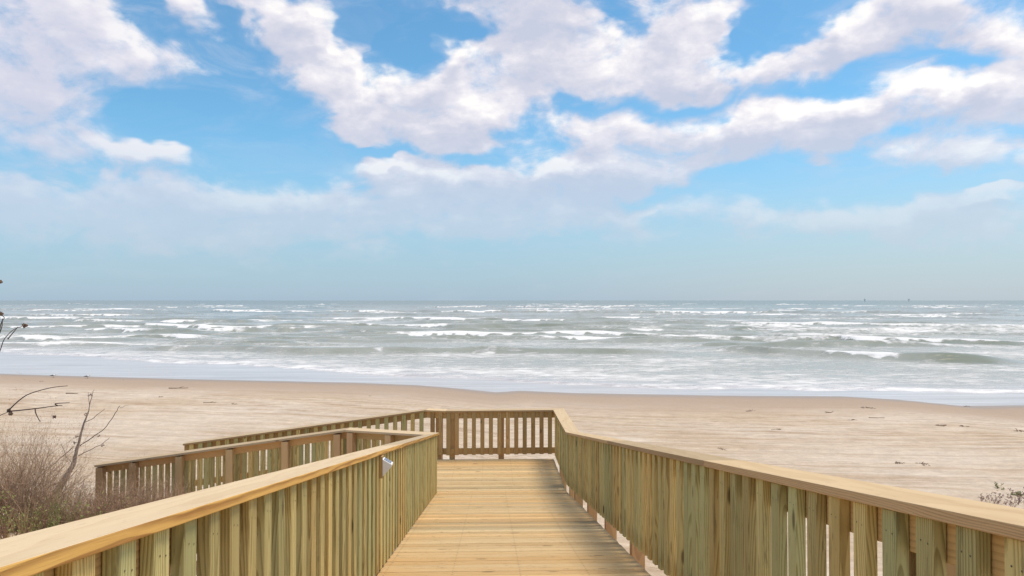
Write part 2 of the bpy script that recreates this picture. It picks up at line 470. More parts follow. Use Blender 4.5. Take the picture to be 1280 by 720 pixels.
# decks
def deck_boards(bm, length, wa, wb, slope, pitch=.1475, w=.1375, t=.036, x_of=None):
    n_ = int(length / pitch)
    for j in range(n_ + 1):
        y0 = j * pitch
        if y0 + w > length: break
        e0, e1 = random.uniform(-.004, .004), random.uniform(-.004, .004)
        xa, xb = (wa, wb) if x_of is None else x_of(y0 + w / 2)
        dz = random.uniform(-.0018, .0018)
        vs = []
        for x in (xa + e0, xb + e1):
            for y in (y0, y0 + w):
                for z in (-t, 0):
                    vs.append(bm.verts.new((x, y, z + slope * y + dz)))
        fs = [bm.faces.new([vs[i] for i in f]) for f in ((0,1,3,2),(4,6,7,5),(0,4,5,1),(2,3,7,6),(0,2,6,4),(1,5,7,3))]
        bmesh.ops.recalc_face_normals(bm, faces=fs)
        bmesh.ops.bevel(bm, geom=list({e for f in fs for e in f.edges}), offset=.004, segments=1, affect='EDGES', profile=.5)
        xx = xa + .06
        while xx < xb:
            for yy in (.03, w - .03):
                c = bmesh.ops.create_circle(bm, cap_ends=True, segments=6, radius=.0055)
                for vv in c['verts']:
                    vv.co = Vector((vv.co.x + xx, vv.co.y + y0 + yy, slope * (y0 + yy + vv.co.y) + dz + .0016))
                for f in {f for vv in c['verts'] for f in vv.link_faces}: f.material_index = 1
            xx += .59

deck = empty('boardwalk_ramp', (0, Y0, deck_z(Y0)))
tag(deck, 'sunlit plank deck of the boardwalk ramp sloping down to the landing', 'boardwalk')
bm = bmesh.new()
deck_boards(bm, YB - Y0 + .16, XL - .02, XR - .012, -SL)
link('deck_boards', bm_mesh('deck_boards', bm), (M_DECK, M_NAIL), deck)
for xs in (XL + .01, -.25, .62, XR - .06):
    bm = bmesh.new()
    vs = []
    Lr = YB - Y0
    for x in (xs - .019, xs + .019):
        for y in (0, Lr):
            for z in (-.28, -.042): vs.append(bm.verts.new((x, y, z - SL * y)))
    for f in ((0,1,3,2),(4,6,7,5),(0,4,5,1),(2,3,7,6),(0,2,6,4),(1,5,7,3)): bm.faces.new([vs[i] for i in f])
    link('joist', bm_mesh('joist', bm), (M_RAIL,), deck)

land = empty('boardwalk_landing', (0, YB, DZ))
tag(land, 'level plank landing at the foot of the ramp, in front of the sea-facing railing', 'boardwalk')
bm = bmesh.new()
def land_x(y):
    Y = YB + .04 + y
    left = -1.42 if Y > 13.1 else max(-1.42, XL - .02 - max(0, (Y - YB)) * 1.0)
    return (left, XR - .012)
deck_boards(bm, YE - YB - .045, 0, 0, 0, x_of=land_x)
for v in bm.verts: v.co.y += .04
link('deck_boards', bm_mesh('deck_boards', bm), (M_DECK, M_NAIL), land)
for y in (.1, 1.2, YE - YB - .05):
    bm = bmesh.new(); box(bm, -1.3, XR - .05, y - .019, y + .019, -.28, -.042)
    link('joist', bm_mesh('joist', bm), (M_RAIL,), land)

side = empty('boardwalk_side_ramp', (-1.43, 13.08, DZ), R(90))
tag(side, 'lower plank ramp running left from the landing between two railings', 'boardwalk')
bm = bmesh.new()
deck_boards(bm, 5.95, -1.98, -.02, -SL2)
for v in bm.verts:
    v.co.x = -v.co.x - 2.0 + 2.0 if False else v.co.x
o = link('deck_boards', bm_mesh('deck_boards', bm), (M_DECK, M_NAIL), side)
o.scale = (-1, 1, 1)
o.data.flip_normals()
for x in (.06, 1.0, 1.9):
    bm = bmesh.new()
    vs = [bm.verts.new((xx, yy, zz - SL2 * yy)) for xx in (x - .019, x + .019) for yy in (0, 5.9) for zz in (-.28, -.042)]
    for f in ((0,1,3,2),(4,6,7,5),(0,4,5,1),(2,3,7,6),(0,2,6,4),(1,5,7,3)): bm.faces.new([vs[i] for i in f])
    link('joist', bm_mesh('joist', bm), (M_RAIL,), side)

# ------------------------------------------------------------------ shoreline and beach
SHORE_PX = [(-300,458),(0,467),(100,470),(250,474),(440,478),(520,481),(570,485),(620,490),(650,488),(720,491),(900,494),(1050,495),(1120,499),(1200,507),(1280,506),(1600,520)]
SH = [on_level(x, y, 0.0) for x, y in SHORE_PX]
shx = np.array([p.x for p in SH]); shy = np.array([p.y for p in SH])
_o = np.argsort(shx); shx, shy = shx[_o], shy[_o]
def shore_y(X):
    y = np.interp(X, shx, shy)
    y = np.where(X < shx[0], shy[0] + (shx[0] - X) * .2, y)
    y = np.where(X > shx[-1], np.maximum(shy[-1] - (X - shx[-1]) * .2, 8), y)
    return y
def shore_dist(X, Y): return (shore_y(X) - Y) * .975

VN = {}
def vnoise(X, Y, s, seed=0):
    """smooth value noise on arrays"""
    T = VN.get(seed)
    if T is None: T = VN[seed] = np.random.RandomState(seed).rand(256, 256)
    x, y = X * s, Y * s
    xi, yi = np.floor(x).astype(int), np.floor(y).astype(int)
    fx, fy = x - xi, y - yi
    fx, fy = fx * fx * (3 - 2 * fx), fy * fy * (3 - 2 * fy)
    a = T[xi & 255, yi & 255]; b = T[(xi + 1) & 255, yi & 255]; c = T[xi & 255, (yi + 1) & 255]; d_ = T[(xi + 1) & 255, (yi + 1) & 255]
    return (a * (1 - fx) + b * fx) * (1 - fy) + (c * (1 - fx) + d_ * fx) * fy - .5

def sand_z(X, Y):
    D = shore_dist(X, Y)
    beach = np.where(D < 0, np.maximum(.035 * D, -2.5), .24 * (1 - np.exp(-D / 9.0)) + .0015 * np.clip(D, 0, 60))
    leftd = E - (1.72 + .167 * Y) - .12 * np.clip(np.abs(X + 2.6) - 1.2, 0, 3) * .6
    rightd = E - (1.95 + .235 * np.maximum(Y, -10)) - .06 * np.clip(X - 2, 0, 12)
    t = np.clip((X + .9) / 2.2, 0, 1); t = t * t * (3 - 2 * t)
    dune = leftd * (1 - t) + rightd * t
    dune += vnoise(X, Y, .55, 3) * .35 + vnoise(X, Y, 1.7, 4) * .10
    dune = np.minimum(dune, E - 1.0 + np.clip(-Y, 0, 40) * .02 + 0 * X)
    under = (X > XL - .35) & (X < XR + .35) & (Y < YB)
    dk = DZ + SL * np.clip(YB - Y, 0, None)
    dune = np.where(under, np.minimum(dune, dk - .36), dune)
    kk = .35
    h = np.clip(.5 + .5 * (dune - beach) / kk, 0, 1)
    z = beach * (1 - h) + dune * h + kk * h * (1 - h)
    # low wheel ruts along the beach
    for off, dep in ((7.0, .035), (8.7, .03), (11.5, .035), (13.2, .03), (15.4, .03), (17.0, .025), (19.8, .03)):
        c = D - off - vnoise(X, Y * 0, .05, int(off * 10)) * 2.0
        z = z - dep * np.exp(-(c / .22) ** 2) * (D > 1) + dep * .6 * np.exp(-((np.abs(c) - .34) / .16) ** 2) * (D > 1)
    z = z + np.where(D > 6, vnoise(X, Y, 1.1, 9) * .03, 0)
    return z

def axis(a, b, n_, far):
    c = np.linspace(a, b, n_)
    return np.concatenate((-np.array(far)[::-1] + a, c, b + np.array(far)))
gx = axis(-46, 40, 520, [3, 8, 20, 50, 120, 300, 900, 3000, 12000, 40000])
gy = axis(-8, 62, 460, [3, 10, 40, 200, 1000, 6000, 30000])
GX, GY = np.meshgrid(gx, gy, indexing='ij')
GZ = sand_z(GX, GY)
GZ = np.where(GY > 62.5, -2.5, GZ)
GD = shore_dist(GX, GY)

def grid_mesh(name, X, Y, Z, attrs=None):
    nx, ny = X.shape
    me = bpy.data.meshes.new(name)
    idx = np.arange(nx * ny).reshape(nx, ny)
    q = np.stack((idx[:-1, :-1], idx[1:, :-1], idx[1:, 1:], idx[:-1, 1:]), -1).reshape(-1, 4)
    me.vertices.add(nx * ny)
    me.vertices.foreach_set('co', np.stack((X, Y, Z), -1).astype(np.float32).ravel())
    me.loops.add(len(q) * 4); me.loops.foreach_set('vertex_index', q.ravel().astype(np.int32))
    me.polygons.add(len(q)); me.polygons.foreach_set('loop_start', (np.arange(len(q)) * 4).astype(np.int32))
    me.polygons.foreach_set('use_smooth', np.ones(len(q), dtype=bool))
    me.update(calc_edges=True)
    for k_, v in (attrs or {}).items():
        at = me.attributes.new(k_, 'FLOAT', 'POINT')
        at.data.foreach_set('value', v.astype(np.float32).ravel())
    return me

duneness = np.clip((GZ - .32) / .6, 0, 1)
me = grid_mesh('beach', GX, GY, GZ, {'shore': np.clip(GD, -5, 60), 'dune': duneness})
m, k, bs = new_mat('beach_sand'); M_SAND = m
co = k.n('ShaderNodeNewGeometry').outputs['Position']
shore = k.n('ShaderNodeAttribute', attribute_name='shore').outputs['Fac']
dune = k.n('ShaderNodeAttribute', attribute_name='dune').outputs['Fac']
sx = k.n('ShaderNodeSeparateXYZ', {0: co})
sc = k.n('ShaderNodeCombineXYZ', {0: sx.outputs[0], 1: shore, 2: 0.0}).outputs[0]      # along the shore, distance from the water
st1 = k.noise(k.mapping(sc, scale=(.05, 1.3, 1)), 1.0, 9, .72)
st2 = k.noise(k.mapping(sc, (3, 9, 0), scale=(.3, 6.5, 1)), 1.0, 6, .68)
pat = k.noise(k.mapping(sc, scale=(.12, .22, 1)), 1.0, 4, .55)
fine = k.noise(co, 9.0, 6, .65)
grain = k.noise(co, 60.0, 4, .7)
dry = k.mix(k.mapr(pat, .38, .62, 0, 1, True), (.55, .43, .31), (.64, .535, .425))
stre = k.math('MULTIPLY', k.mapr(k.math('MULTIPLY_ADD', st2, .5, st1), .74, .90, 0, 1, True), k.mapr(dune, 0, .5, .55, 0))
dry = k.mix(stre, dry, (.40, .265, .16))
pale = k.math('MULTIPLY', k.mapr(st2, .56, .68, 0, .45, True), k.mapr(dune, 0, .5, 1, 0.3))
dry = k.mix(pale, dry, (.74, .62, .51))
dry = k.mix(k.mapr(dune, 0, .8, 0, .6), dry, (.66, .53, .42))
mot = k.noise(k.mapping(sc, scale=(.34, 3.4, 1)), 1.0, 8, .72)
band = k.math('MULTIPLY', k.mapr(shore, 5, 8, 0, 1, True), k.mapr(shore, 10, 15, 1, .25, True))
dry = k.mix(k.math('MULTIPLY', k.mapr(mot, .50, .66, 0, .75, True), band), dry, (.36, .235, .145))
st3 = k.noise(k.mapping(sc, (2, 5, 0), scale=(.010, 4.2, 1)), 1.0, 3, .6)
trk = k.math('MULTIPLY', k.mapr(k.math('ABSOLUTE', k.math('SUBTRACT', st3, .5)), .0, .028, 1, 0, True), k.mapr(k.noise(k.mapping(sc, (7, 1, 0), scale=(.05, .35, 1)), 1.0, 3), .45, .6, 0, 1, True))
trk = k.math('MULTIPLY', trk, k.math('MULTIPLY', k.mapr(shore, 4, 7), k.mapr(dune, 0, .5, .55, 0)))
dry = k.mix(trk, dry, (.33, .22, .135))
dry = k.mix(k.mapr(mot, .36, .50, .35, 0, True), dry, (.74, .635, .52))
spk = k.mapr(k.noise(k.mapping(co, scale=(1, 2.2, 1)), 3.2, 8, .75), .635, .70, 0, .65, True)
dry = k.mix(k.math('MULTIPLY', spk, k.mapr(shore, 2, 7)), dry, (.26, .17, .10))
wv = k.math('MULTIPLY_ADD', k.math('SUBTRACT', k.noise(k.mapping(sc, scale=(.14, .3, 1)), 1.0, 3), .5), 3.0, shore)
wet = k.mapr(wv, 2.4, 8.5, 1, 0, True)
vwet = k.mapr(k.math('MULTIPLY_ADD', k.math('SUBTRACT', k.noise(k.mapping(sc, scale=(.3, .5, 1)), 1.0, 3), .5), 1.4, shore), .3, 2.2, 1, 0, True)
mid = k.noise(k.mapping(co, scale=(1, 1.5, 1)), 2.4, 7, .72)
dry = k.vmath('SCALE', dry, k.mapr(mid, .32, .68, .84, 1.12))
col = k.mix(wet, dry, (.42, .315, .235))
col = k.mix(vwet, col, (.34, .265, .205))
col = k.vmath('SCALE', col, k.mapr(k.math('MULTIPLY_ADD', grain, .5, k.math('MULTIPLY', fine, .5)), .3, .7, .90, 1.08))
m.node_tree.links.new(col, bs.inputs['Base Color'])
m.node_tree.links.new(k.mapr(vwet, 0, 1, .95, .38), bs.inputs['Roughness'])
bs.inputs['Specular IOR Level'].default_value = .25
hgt = k.math('ADD', k.math('MULTIPLY', fine, .5), k.math('MULTIPLY', k.math('ADD', st1, st2), k.mapr(dune, 0, .5, .5, .05)))
hgt = k.math('ADD', hgt, k.math('MULTIPLY', k.noise(co, 2.6, 3), .6))
bmp = k.n('ShaderNodeBump', {'Height': hgt, 'Strength': k.mapr(wet, 0, 1, .75, .06), 'Distance': .08})
m.node_tree.links.new(bmp.outputs[0], bs.inputs['Normal'])
beach = link('beach', me, (M_SAND,))
beach['kind'] = 'structure'

# ------------------------------------------------------------------ sea
rows = 1.0 / np.linspace(1 / 22.0, 1 / 1300.0, 1150)
rows = np.concatenate((rows, [1800, 2600, 4000, 7000, 14000, 30000, 60000]))
cols = np.concatenate(([-12, -6, -3, -1.8, -1.3], np.linspace(-1.0, 1.0, 760), [1.3, 1.8, 3, 6, 12]))
U, WY = np.meshgrid(cols, rows, indexing='ij')
WX = U * WY
WZ = np.zeros_like(WX); FO = np.zeros_like(WX); FA = np.zeros_like(WX)
rs = np.random.RandomState(5)

def smooth(t): t = np.clip(t, 0, 1); return t * t * (3 - 2 * t)
def crest(px, h, spans=(), wob=.12, back=5.5):
    global WZ, FO
    pts = [on_level(x, y, 0.0) for x, y in px]
    xs = np.array([p.x for p in pts]); ys = np.array([p.y for p in pts])
    crest_w(xs, ys, h, [(np.interp(a, [q[0] for q in px], xs), np.interp(b, [q[0] for q in px], xs), s) for a, b, s in spans], wob, back)
def crest_w(xs, ys, h, spans, wob, back):
    global WZ, FO, FA
    ymid = ys.mean()
    sel_r = (rows > ys.min() - 14) & (rows < ys.max() + 40)
    X, Y = WX[:, sel_r], WY[:, sel_r]
    yc = np.interp(X, xs, ys)
    sd = rs.randint(10000)
    yc = yc + vnoise(X, Y * 0, .12, sd) * ymid * .035 + vnoise(X, Y * 0, .5, sd + 1) * ymid * .010
    Lx = xs[-1] - xs[0]; e = min(Lx * .3, 6 + ymid * .04)
    env = smooth((X - xs[0]) / e + .15) * smooth((xs[-1] - X) / e + .15)
    env = env * (.72 + .6 * np.clip(vnoise(X, Y * 0, .22, sd + 2) + .5, 0, 1))
    t = Y - yc
    wf, wb = h * 1.5 + ymid * .004, h * back + ymid * .015
    prof = np.where(t < 0, np.exp(-(t / wf) ** 2), np.exp(-(t / wb) ** 2))
    WZ[:, sel_r] = np.maximum(WZ[:, sel_r], 1.05 * h * env * prof)
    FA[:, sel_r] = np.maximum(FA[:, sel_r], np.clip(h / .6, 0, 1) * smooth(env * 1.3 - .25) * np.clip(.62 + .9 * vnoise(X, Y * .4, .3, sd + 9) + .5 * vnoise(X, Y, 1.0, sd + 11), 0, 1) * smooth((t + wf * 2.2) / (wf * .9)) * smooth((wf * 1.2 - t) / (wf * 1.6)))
    for a, b, s in spans:
        ee = (b - a) * .32
        rg = vnoise(X, Y * 0, .9, sd + 7) * .5 + vnoise(X, Y, .4, sd + 8) * .5
        fe = smooth((X - a) / ee + .12 + rg * .7) * smooth((b - X) / ee + .12 + rg * .7)
        ragged = .5 * vnoise(X, Y * .5, 1.6, sd + 3) + .6 * vnoise(X, Y * .3, .55, sd + 4) + .5 * vnoise(X, Y * 0, .17, sd + 5)
        crestf = smooth((t + wf * (1.3 + 2.2 * ragged)) / (wf * .8)) * np.exp(-np.clip(t - .4, 0, None) / ((h * 3.0 + ymid * .022) * (.25 + .75 * fe)))
        FO[:, sel_r] = np.maximum(FO[:, sel_r], 1.02 * s * fe * crestf)
        trail = .62 * s * fe * (t > 0) * np.exp(-np.clip(t, 0, None) / (h * 6 + ymid * .05))
        FO[:, sel_r] = np.maximum(FO[:, sel_r], trail)

crest([(150,436),(330,440),(520,440),(690,441),(860,440)], .42, [(455,485,.7),(215,240,.6),(580,630,.55)])
crest([(0,429),(50,430),(130,431)], .35, [(20,40,.6)])
crest([(870,438),(930,440),(960,442),(1060,446),(1130,449),(1290,453)], .62, [(1020,1140,1.0)])
crest([(320,413),(420,415)], .55, [(352,375,.6)])
crest([(400,417),(500,420),(640,421),(760,421),(890,425)], .62, [(420,885,1.0)])
crest([(930,421),(1060,427),(1180,430),(1320,432)], .62, [(950,1320,1.0)])
crest([(500,409),(570,411),(640,410),(780,411)], .75, [(515,566,1.0),(730,780,.5)])
crest([(950,416),(1060,418),(1115,418)], .55, [])
crest([(890,413),(945,414)], .6, [(935,960,.9)])
crest([(90,414),(205,416),(300,416)], .6, [(90,205,1.0),(253,272,.9)])
crest([(-120,399),(0,399),(150,400)], .6, [(-120,150,.95)])
crest([(190,403),(330,404)], .65, [(195,262,1.0)])
crest([(515,401),(590,402),(650,402)], .75, [(525,595,1.0),(625,650,.9)])
crest([(640,403),(725,404)], .6, [(640,722,1.0)])
crest([(740,404),(800,405),(960,406),(1290,410)], .6, [(745,772,1.0),(780,825,.6),(870,1290,.8)])
crest([(-50,388),(90,388),(225,388)], .8, [(85,225,1.0),(-50,40,.4)])
crest([(380,391),(640,391),(770,392),(1000,392),(1280,392)], .9, [(380,505,.8),(540,640,1.0),(640,720,.7),(790,980,.95),(1010,1100,.6)])
crest([(240,390),(345,390)], .9, [(245,345,1.0)])
crest([(20,380),(130,380)], 1.0, [(38,120,1.0)])
crest([(235,383),(330,384),(440,384)], 1.0, [(240,320,1.0),(330,440,.8)])
crest([(540,384),(720,385)], 1.0, [(545,630,.9),(630,710,.8)])
crest([(950,381.5),(1030,381.5)], 1.1, [(958,1024,1.0)])
crest([(1090,384.5),(1270,384.5)], 1.0, [(1100,1265,1.0)])
crest([(780,381),(820,381)], .8, [(785,815,.8)])
crest([(360,381),(480,381)], 1.0, [(380,430,1.0)])
# lesser crests further out and in the gaps
for j in range(190):
    y0 = 70 * (900 / 70) ** rs.rand()
    xc = rs.uniform(-.85, .85) * y0
    ln = rs.uniform(10, 44) * (1 + y0 / 160)
    tilt = rs.uniform(-.05, .0)
    xs_ = np.linspace(xc - ln / 2, xc + ln / 2, 5)
    ys_ = y0 + (xs_ - xc) * tilt
    h_ = rs.uniform(.18, .42) * min(2.0, 1 + y0 / 400)
    sp_ = []
    if rs.rand() < .5:
        a_ = xc + rs.uniform(-.5, .1) * ln; sp_ = [(a_, a_ + rs.uniform(.35, .75) * ln, rs.uniform(.55, .98))]
    crest_w(xs_, ys_, h_, sp_, .1, 5.5)
# foam line where the last wave runs out, and the broken wash behind it
FL = [on_level(x, y, 0.0) for x, y in [(-300,426),(0,440),(100,446),(200,452),(320,459),(440,467),(560,473),(640,477),(800,483),(960,486),(1120,488),(1280,491),(1600,505)]]
fx, fy = np.array([p.x for p in FL]), np.array([p.y for p in FL])
fline = np.interp(WX, fx, fy) + vnoise(WX, WY * 0, .35, 77) * 1.6 + vnoise(WX, WY * 0, 1.3, 78) * .5
t = WY - fline
near = np.abs(U) < 1.2
patch = np.clip(vnoise(WX, WY * .6, .12, 91) + vnoise(WX, WY, .4, 92) * .6 + .5, 0, 1)
wash = np.where(t > 0, (np.exp(-t / 6.0) * .42 + .16 * np.exp(-((t - 3.0) / 8.0) ** 2)) * (.55 + .75 * patch), np.exp(-(t / .5) ** 2) * .45)
edge = np.exp(-((t - .3) / .45) ** 2) * (.38 + .45 * patch)
FO = np.maximum(FO, np.where(near, np.maximum(wash, edge), 0))
WZ = WZ + np.where(t > 0, .09 * np.exp(-t / 3.0) * smooth(t / .5), 0) * near
# general surf froth, fading seaward
FO = np.maximum(FO, (.35 * np.exp(-np.clip(WY - 60, 0, None) / 200) + .14) * (t > 0) * (1 - .6 * FA) * (WY < 900))
rightwash = smooth((WX / WY - .32) / .1) * np.exp(-((WY - 105) / 30) ** 2)
FO = np.maximum(FO, .66 * rightwash)
WZ = WZ + (t > 1) * np.clip((WY - 34) / 30, 0, 1) * (vnoise(WX, WY, .16, 31) * .14 + vnoise(WX * .5, WY, .45, 32) * .08) * (WY < 600)
WZ = WZ + .004
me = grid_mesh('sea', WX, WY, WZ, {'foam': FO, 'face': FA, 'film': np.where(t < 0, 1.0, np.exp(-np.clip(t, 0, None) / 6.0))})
m, k, bs = new_mat('sea_water'); M_SEA = m
co = k.n('ShaderNodeNewGeometry').outputs['Position']
foam = k.n('ShaderNodeAttribute', attribute_name='foam').outputs['Fac']
film = k.n('ShaderNodeAttribute', attribute_name='film').outputs['Fac']
dist = k.n('ShaderNodeSeparateXYZ', {0: co}).outputs[1]
na = k.noise(k.mapping(co, scale=(.6, 1.1, 1)), 1.1, 9, .74, .5)
nb = k.noise(k.mapping(co, (9, 4, 0), scale=(.05, .16, 1)), 1.0, 5, .6)
nn = k.math('MULTIPLY_ADD', nb, .45, k.math('MULTIPLY', na, .75))
ff = k.math('MULTIPLY_ADD', k.math('SUBTRACT', nn, .60), 2.3, foam)
fmask = k.mapr(ff, .34, .84, 0, 1, True)
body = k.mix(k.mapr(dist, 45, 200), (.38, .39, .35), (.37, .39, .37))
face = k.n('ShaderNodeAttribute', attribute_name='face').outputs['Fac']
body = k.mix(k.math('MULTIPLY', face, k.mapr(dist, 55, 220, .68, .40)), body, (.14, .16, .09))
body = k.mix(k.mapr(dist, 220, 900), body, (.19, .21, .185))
lines = k.noise(k.mapping(co, (0, 0, 0), (0, 0, .11), scale=(.10, 1.7, 1)), 1.0, 6, .7)
body = k.mix(k.math('MULTIPLY', film, .9), body, k.mix(k.mapr(lines, .40, .62), (.46, .43, .425), (.64, .615, .615)))
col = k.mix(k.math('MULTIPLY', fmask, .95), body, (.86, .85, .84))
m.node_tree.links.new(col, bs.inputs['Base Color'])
m.node_tree.links.new(k.mapr(fmask, 0, 1, .22, .8), bs.inputs['Roughness'])
bs.inputs['IOR'].default_value = 1.33
bs.inputs['Specular IOR Level'].default_value = .30
rip = k.noise(k.mapping(co, scale=(.5, 1.0, 1)), 1.3, 5, .6)
rip2 = k.noise(k.mapping(co, scale=(.12, .35, 1)), 1.0, 3, .6)
hh = k.math('ADD', k.math('MULTIPLY', rip, .25), k.math('MULTIPLY', rip2, .5))
hh = k.math('MULTIPLY_ADD', k.math('MULTIPLY', fmask, na), .35, hh)
bmp = k.n('ShaderNodeBump', {'Height': hh, 'Strength': k.math('MULTIPLY', k.mapr(film, 0, 1, .8, .10), k.mapr(dist, 60, 700, 1, .35)), 'Distance': .5})
m.node_tree.links.new(bmp.outputs[0], bs.inputs['Normal'])
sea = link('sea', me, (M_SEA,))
sea['kind'] = 'structure'

# ------------------------------------------------------------------ simple materials
def plain(name, c, rough=.6, var=.25, scale=12.0, metal=0.0, spec=.3):
    m, k, bs = new_mat(name)
    co = k.n('ShaderNodeTexCoord').outputs['Object']
    n_ = k.noise(co, scale, 4, .6)
    cc = k.mix(k.mapr(n_, .3, .7), tuple(x * (1 - var) for x in c), tuple(min(1, x * (1 + var)) for x in c))
    m.node_tree.links.new(cc, bs.inputs['Base Color'])
    bs.inputs['Roughness'].default_value = rough
    bs.inputs['Metallic'].default_value = metal
    bs.inputs['Specular IOR Level'].default_value = spec
    return m
def leafy(name, a, b):
    m, k, bs = new_mat(name)
    r_ = k.n('ShaderNodeNewGeometry').outputs['Random Per Island']
    m.node_tree.links.new(k.mix(r_, a, b), bs.inputs['Base Color'])
    bs.inputs['Roughness'].default_value = .65
    bs.inputs['Specular IOR Level'].default_value = .2
    return m
M_TWIG = leafy('dry_twig', (.16, .09, .06), (.36, .215, .14))
M_DARKTWIG = plain('dark_twig', (.085, .06, .055), .8, .3, 30)
M_BARK = plain('weathered_branch', (.27, .215, .18), .9, .45, 40)
M_SEED = plain('seed_head', (.16, .105, .075), .9, .4, 120)
M_DRYLEAF = leafy('dry_leaf', (.30, .19, .13), (.50, .36, .22))
M_GREEN = leafy('green_leaf', (.15, .17, .05), (.32, .32, .12))
M_BLADE = leafy('grass_blade', (.08, .15, .03), (.22, .28, .08))
M_STRAW = leafy('straw_blade', (.42, .32, .14), (.58, .46, .24))
M_MAUVE = leafy('mauve_leaf', (.24, .15, .14), (.40, .28, .24))

# ------------------------------------------------------------------ solar light
ps = at_y(478, 586, 1.0)
Ysol = 853 * (-XL - .03) / 134.0
zr = deck_z(Ysol) + Hcap - CAP_T
lamp = empty('solar_light', (XL + .001, Ysol, zr - .09))
lamp.scale = (.86, .86, .84)
tag(lamp, 'small white wedge-shaped solar light on a wood block below the left cap rail', 'solar light')
bm = bmesh.new(); box(bm, .0, .034, -.045, .045, -.125, .098, 0, .003)
link('mounting_block', bm_mesh('mounting_block', bm), (wood('block_wood', (.62, .42, .18), (.36, .2, .07), 'Z', ring=.009),), lamp)
def wedge(bm, pts, y0, y1):
    a = [bm.verts.new((x, y0, z)) for x, z in pts]; b = [bm.verts.new((x, y1, z)) for x, z in pts]
    fs = [bm.faces.new(a), bm.faces.new(b[::-1])] + [bm.faces.new([a[i], a[(i+1) % len(a)], b[(i+1) % len(a)], b[i]]) for i in range(len(a))]
    bmesh.ops.recalc_face_normals(bm, faces=fs)
    return fs
bm = bmesh.new()
wedge(bm, [(.0345, .075), (.128, .018), (.126, -.004), (.044, -.098), (.0345, -.098)], -.052, .052)
bmesh.ops.bevel(bm, geom=list(bm.edges), offset=.004, segments=2, affect='EDGES', profile=.6)
link('housing', bm_mesh('housing', bm, False), (plain('white_plastic', (.86, .85, .86), .4, .04, 8, spec=.5),), lamp)
m, k, bs = new_mat('solar_cell')
co = k.n('ShaderNodeTexCoord').outputs['Object']
br = k.n('ShaderNodeTexBrick', {'Vector': k.mapping(co, scale=(1, 1, 1)), 'Color1': (.10, .14, .22, 1), 'Color2': (.12, .17, .26, 1), 'Mortar': (.35, .38, .42, 1), 'Scale': 1.0, 'Mortar Size': .0012, 'Brick Width': .02, 'Row Height': .02}, offset=0.0)
m.node_tree.links.new(br.outputs[0], bs.inputs['Base Color']); bs.inputs['Roughness'].default_value = .15
bm = bmesh.new()
wedge(bm, [(.049, .0705), (.116, .0297), (.1148, .0277), (.0478, .0685)], -.04, .04)
link('solar_panel', bm_mesh('solar_panel', bm), (m,), lamp)

# ------------------------------------------------------------------ plants
def tube(bm, pts, radii, seg=5, mat=0):
    rings = []
    for i, p in enumerate(pts):
        p = Vector(p)
        a = Vector(pts[max(0, i-1)]); b = Vector(pts[min(len(pts)-1, i+1)])
        d = (b - a); d = d.normalized() if d.length > 1e-9 else Vector((0, 0, 1))
        u = d.cross(Vector((0, 0, 1))); u = u.normalized() if u.length > .05 else d.cross(Vector((1, 0, 0))).normalized()
        v = d.cross(u)
        rings.append([bm.verts.new(p + (u * math.cos(2*math.pi*j/seg) + v * math.sin(2*math.pi*j/seg)) * radii[i]) for j in range(seg)])
    for a, b in zip(rings[:-1], rings[1:]):
        for j in range(seg):
            f = bm.faces.new((a[j], a[(j+1) % seg], b[(j+1) % seg], b[j])); f.material_index = mat; f.smooth = True
    f = bm.faces.new(rings[-1]); f.material_index = mat
    f = bm.faces.new(rings[0][::-1]); f.material_index = mat

def grow(bm, p, d, length, r, level, rnd, tips, maxlev=3, gnarl=.35, up=.12):
    n_ = max(3, int(length / .06)); n_ = min(n_, 7)
    pts, rad = [p.copy()], [r]
    st = length / n_
    for i in range(n_):
        d = (d + Vector((rnd.gauss(0, gnarl), rnd.gauss(0, gnarl), rnd.gauss(0, gnarl) + up)) * .35).normalized()
        p = p + d * st
        pts.append(p.copy()); rad.append(r * (1 - .65 * (i + 1) / n_))
        if level < maxlev and i >= 1 and rnd.random() < (.75 if level == 0 else .55):
            ax = Vector((rnd.gauss(0, 1), rnd.gauss(0, 1), rnd.gauss(.3, .6))).normalized()
            nd = (d * .75 + ax * .65).normalized()
            grow(bm, p, nd, length * rnd.uniform(.35, .6), rad[-1] * .7, level + 1, rnd, tips, maxlev, gnarl, up)
    tube(bm, pts, rad, 4 if level else 5)
    tips.append((p, d))

def leaf(bm, p, d, l, w, rnd):
    s_ = d.cross(Vector((rnd.gauss(0, 1), rnd.gauss(0, 1), rnd.gauss(0, 1))))
    s_ = s_.normalized() if s_.length > 1e-6 else Vector((1, 0, 0))
    nrm = d.cross(s_).normalized()
    a = bm.verts.new(p); b = bm.verts.new(p + d * l * .5 + s_ * w * .5 + nrm * w * .15); c = bm.verts.new(p + d * l); e = bm.verts.new(p + d * l * .5 - s_ * w * .5 + nrm * w * .15)
    bm.faces.new((a, b, c)); bm.faces.new((a, c, e))

def ground(X, Y): return float(sand_z(np.array([[X]]), np.array([[Y]]))[0, 0])

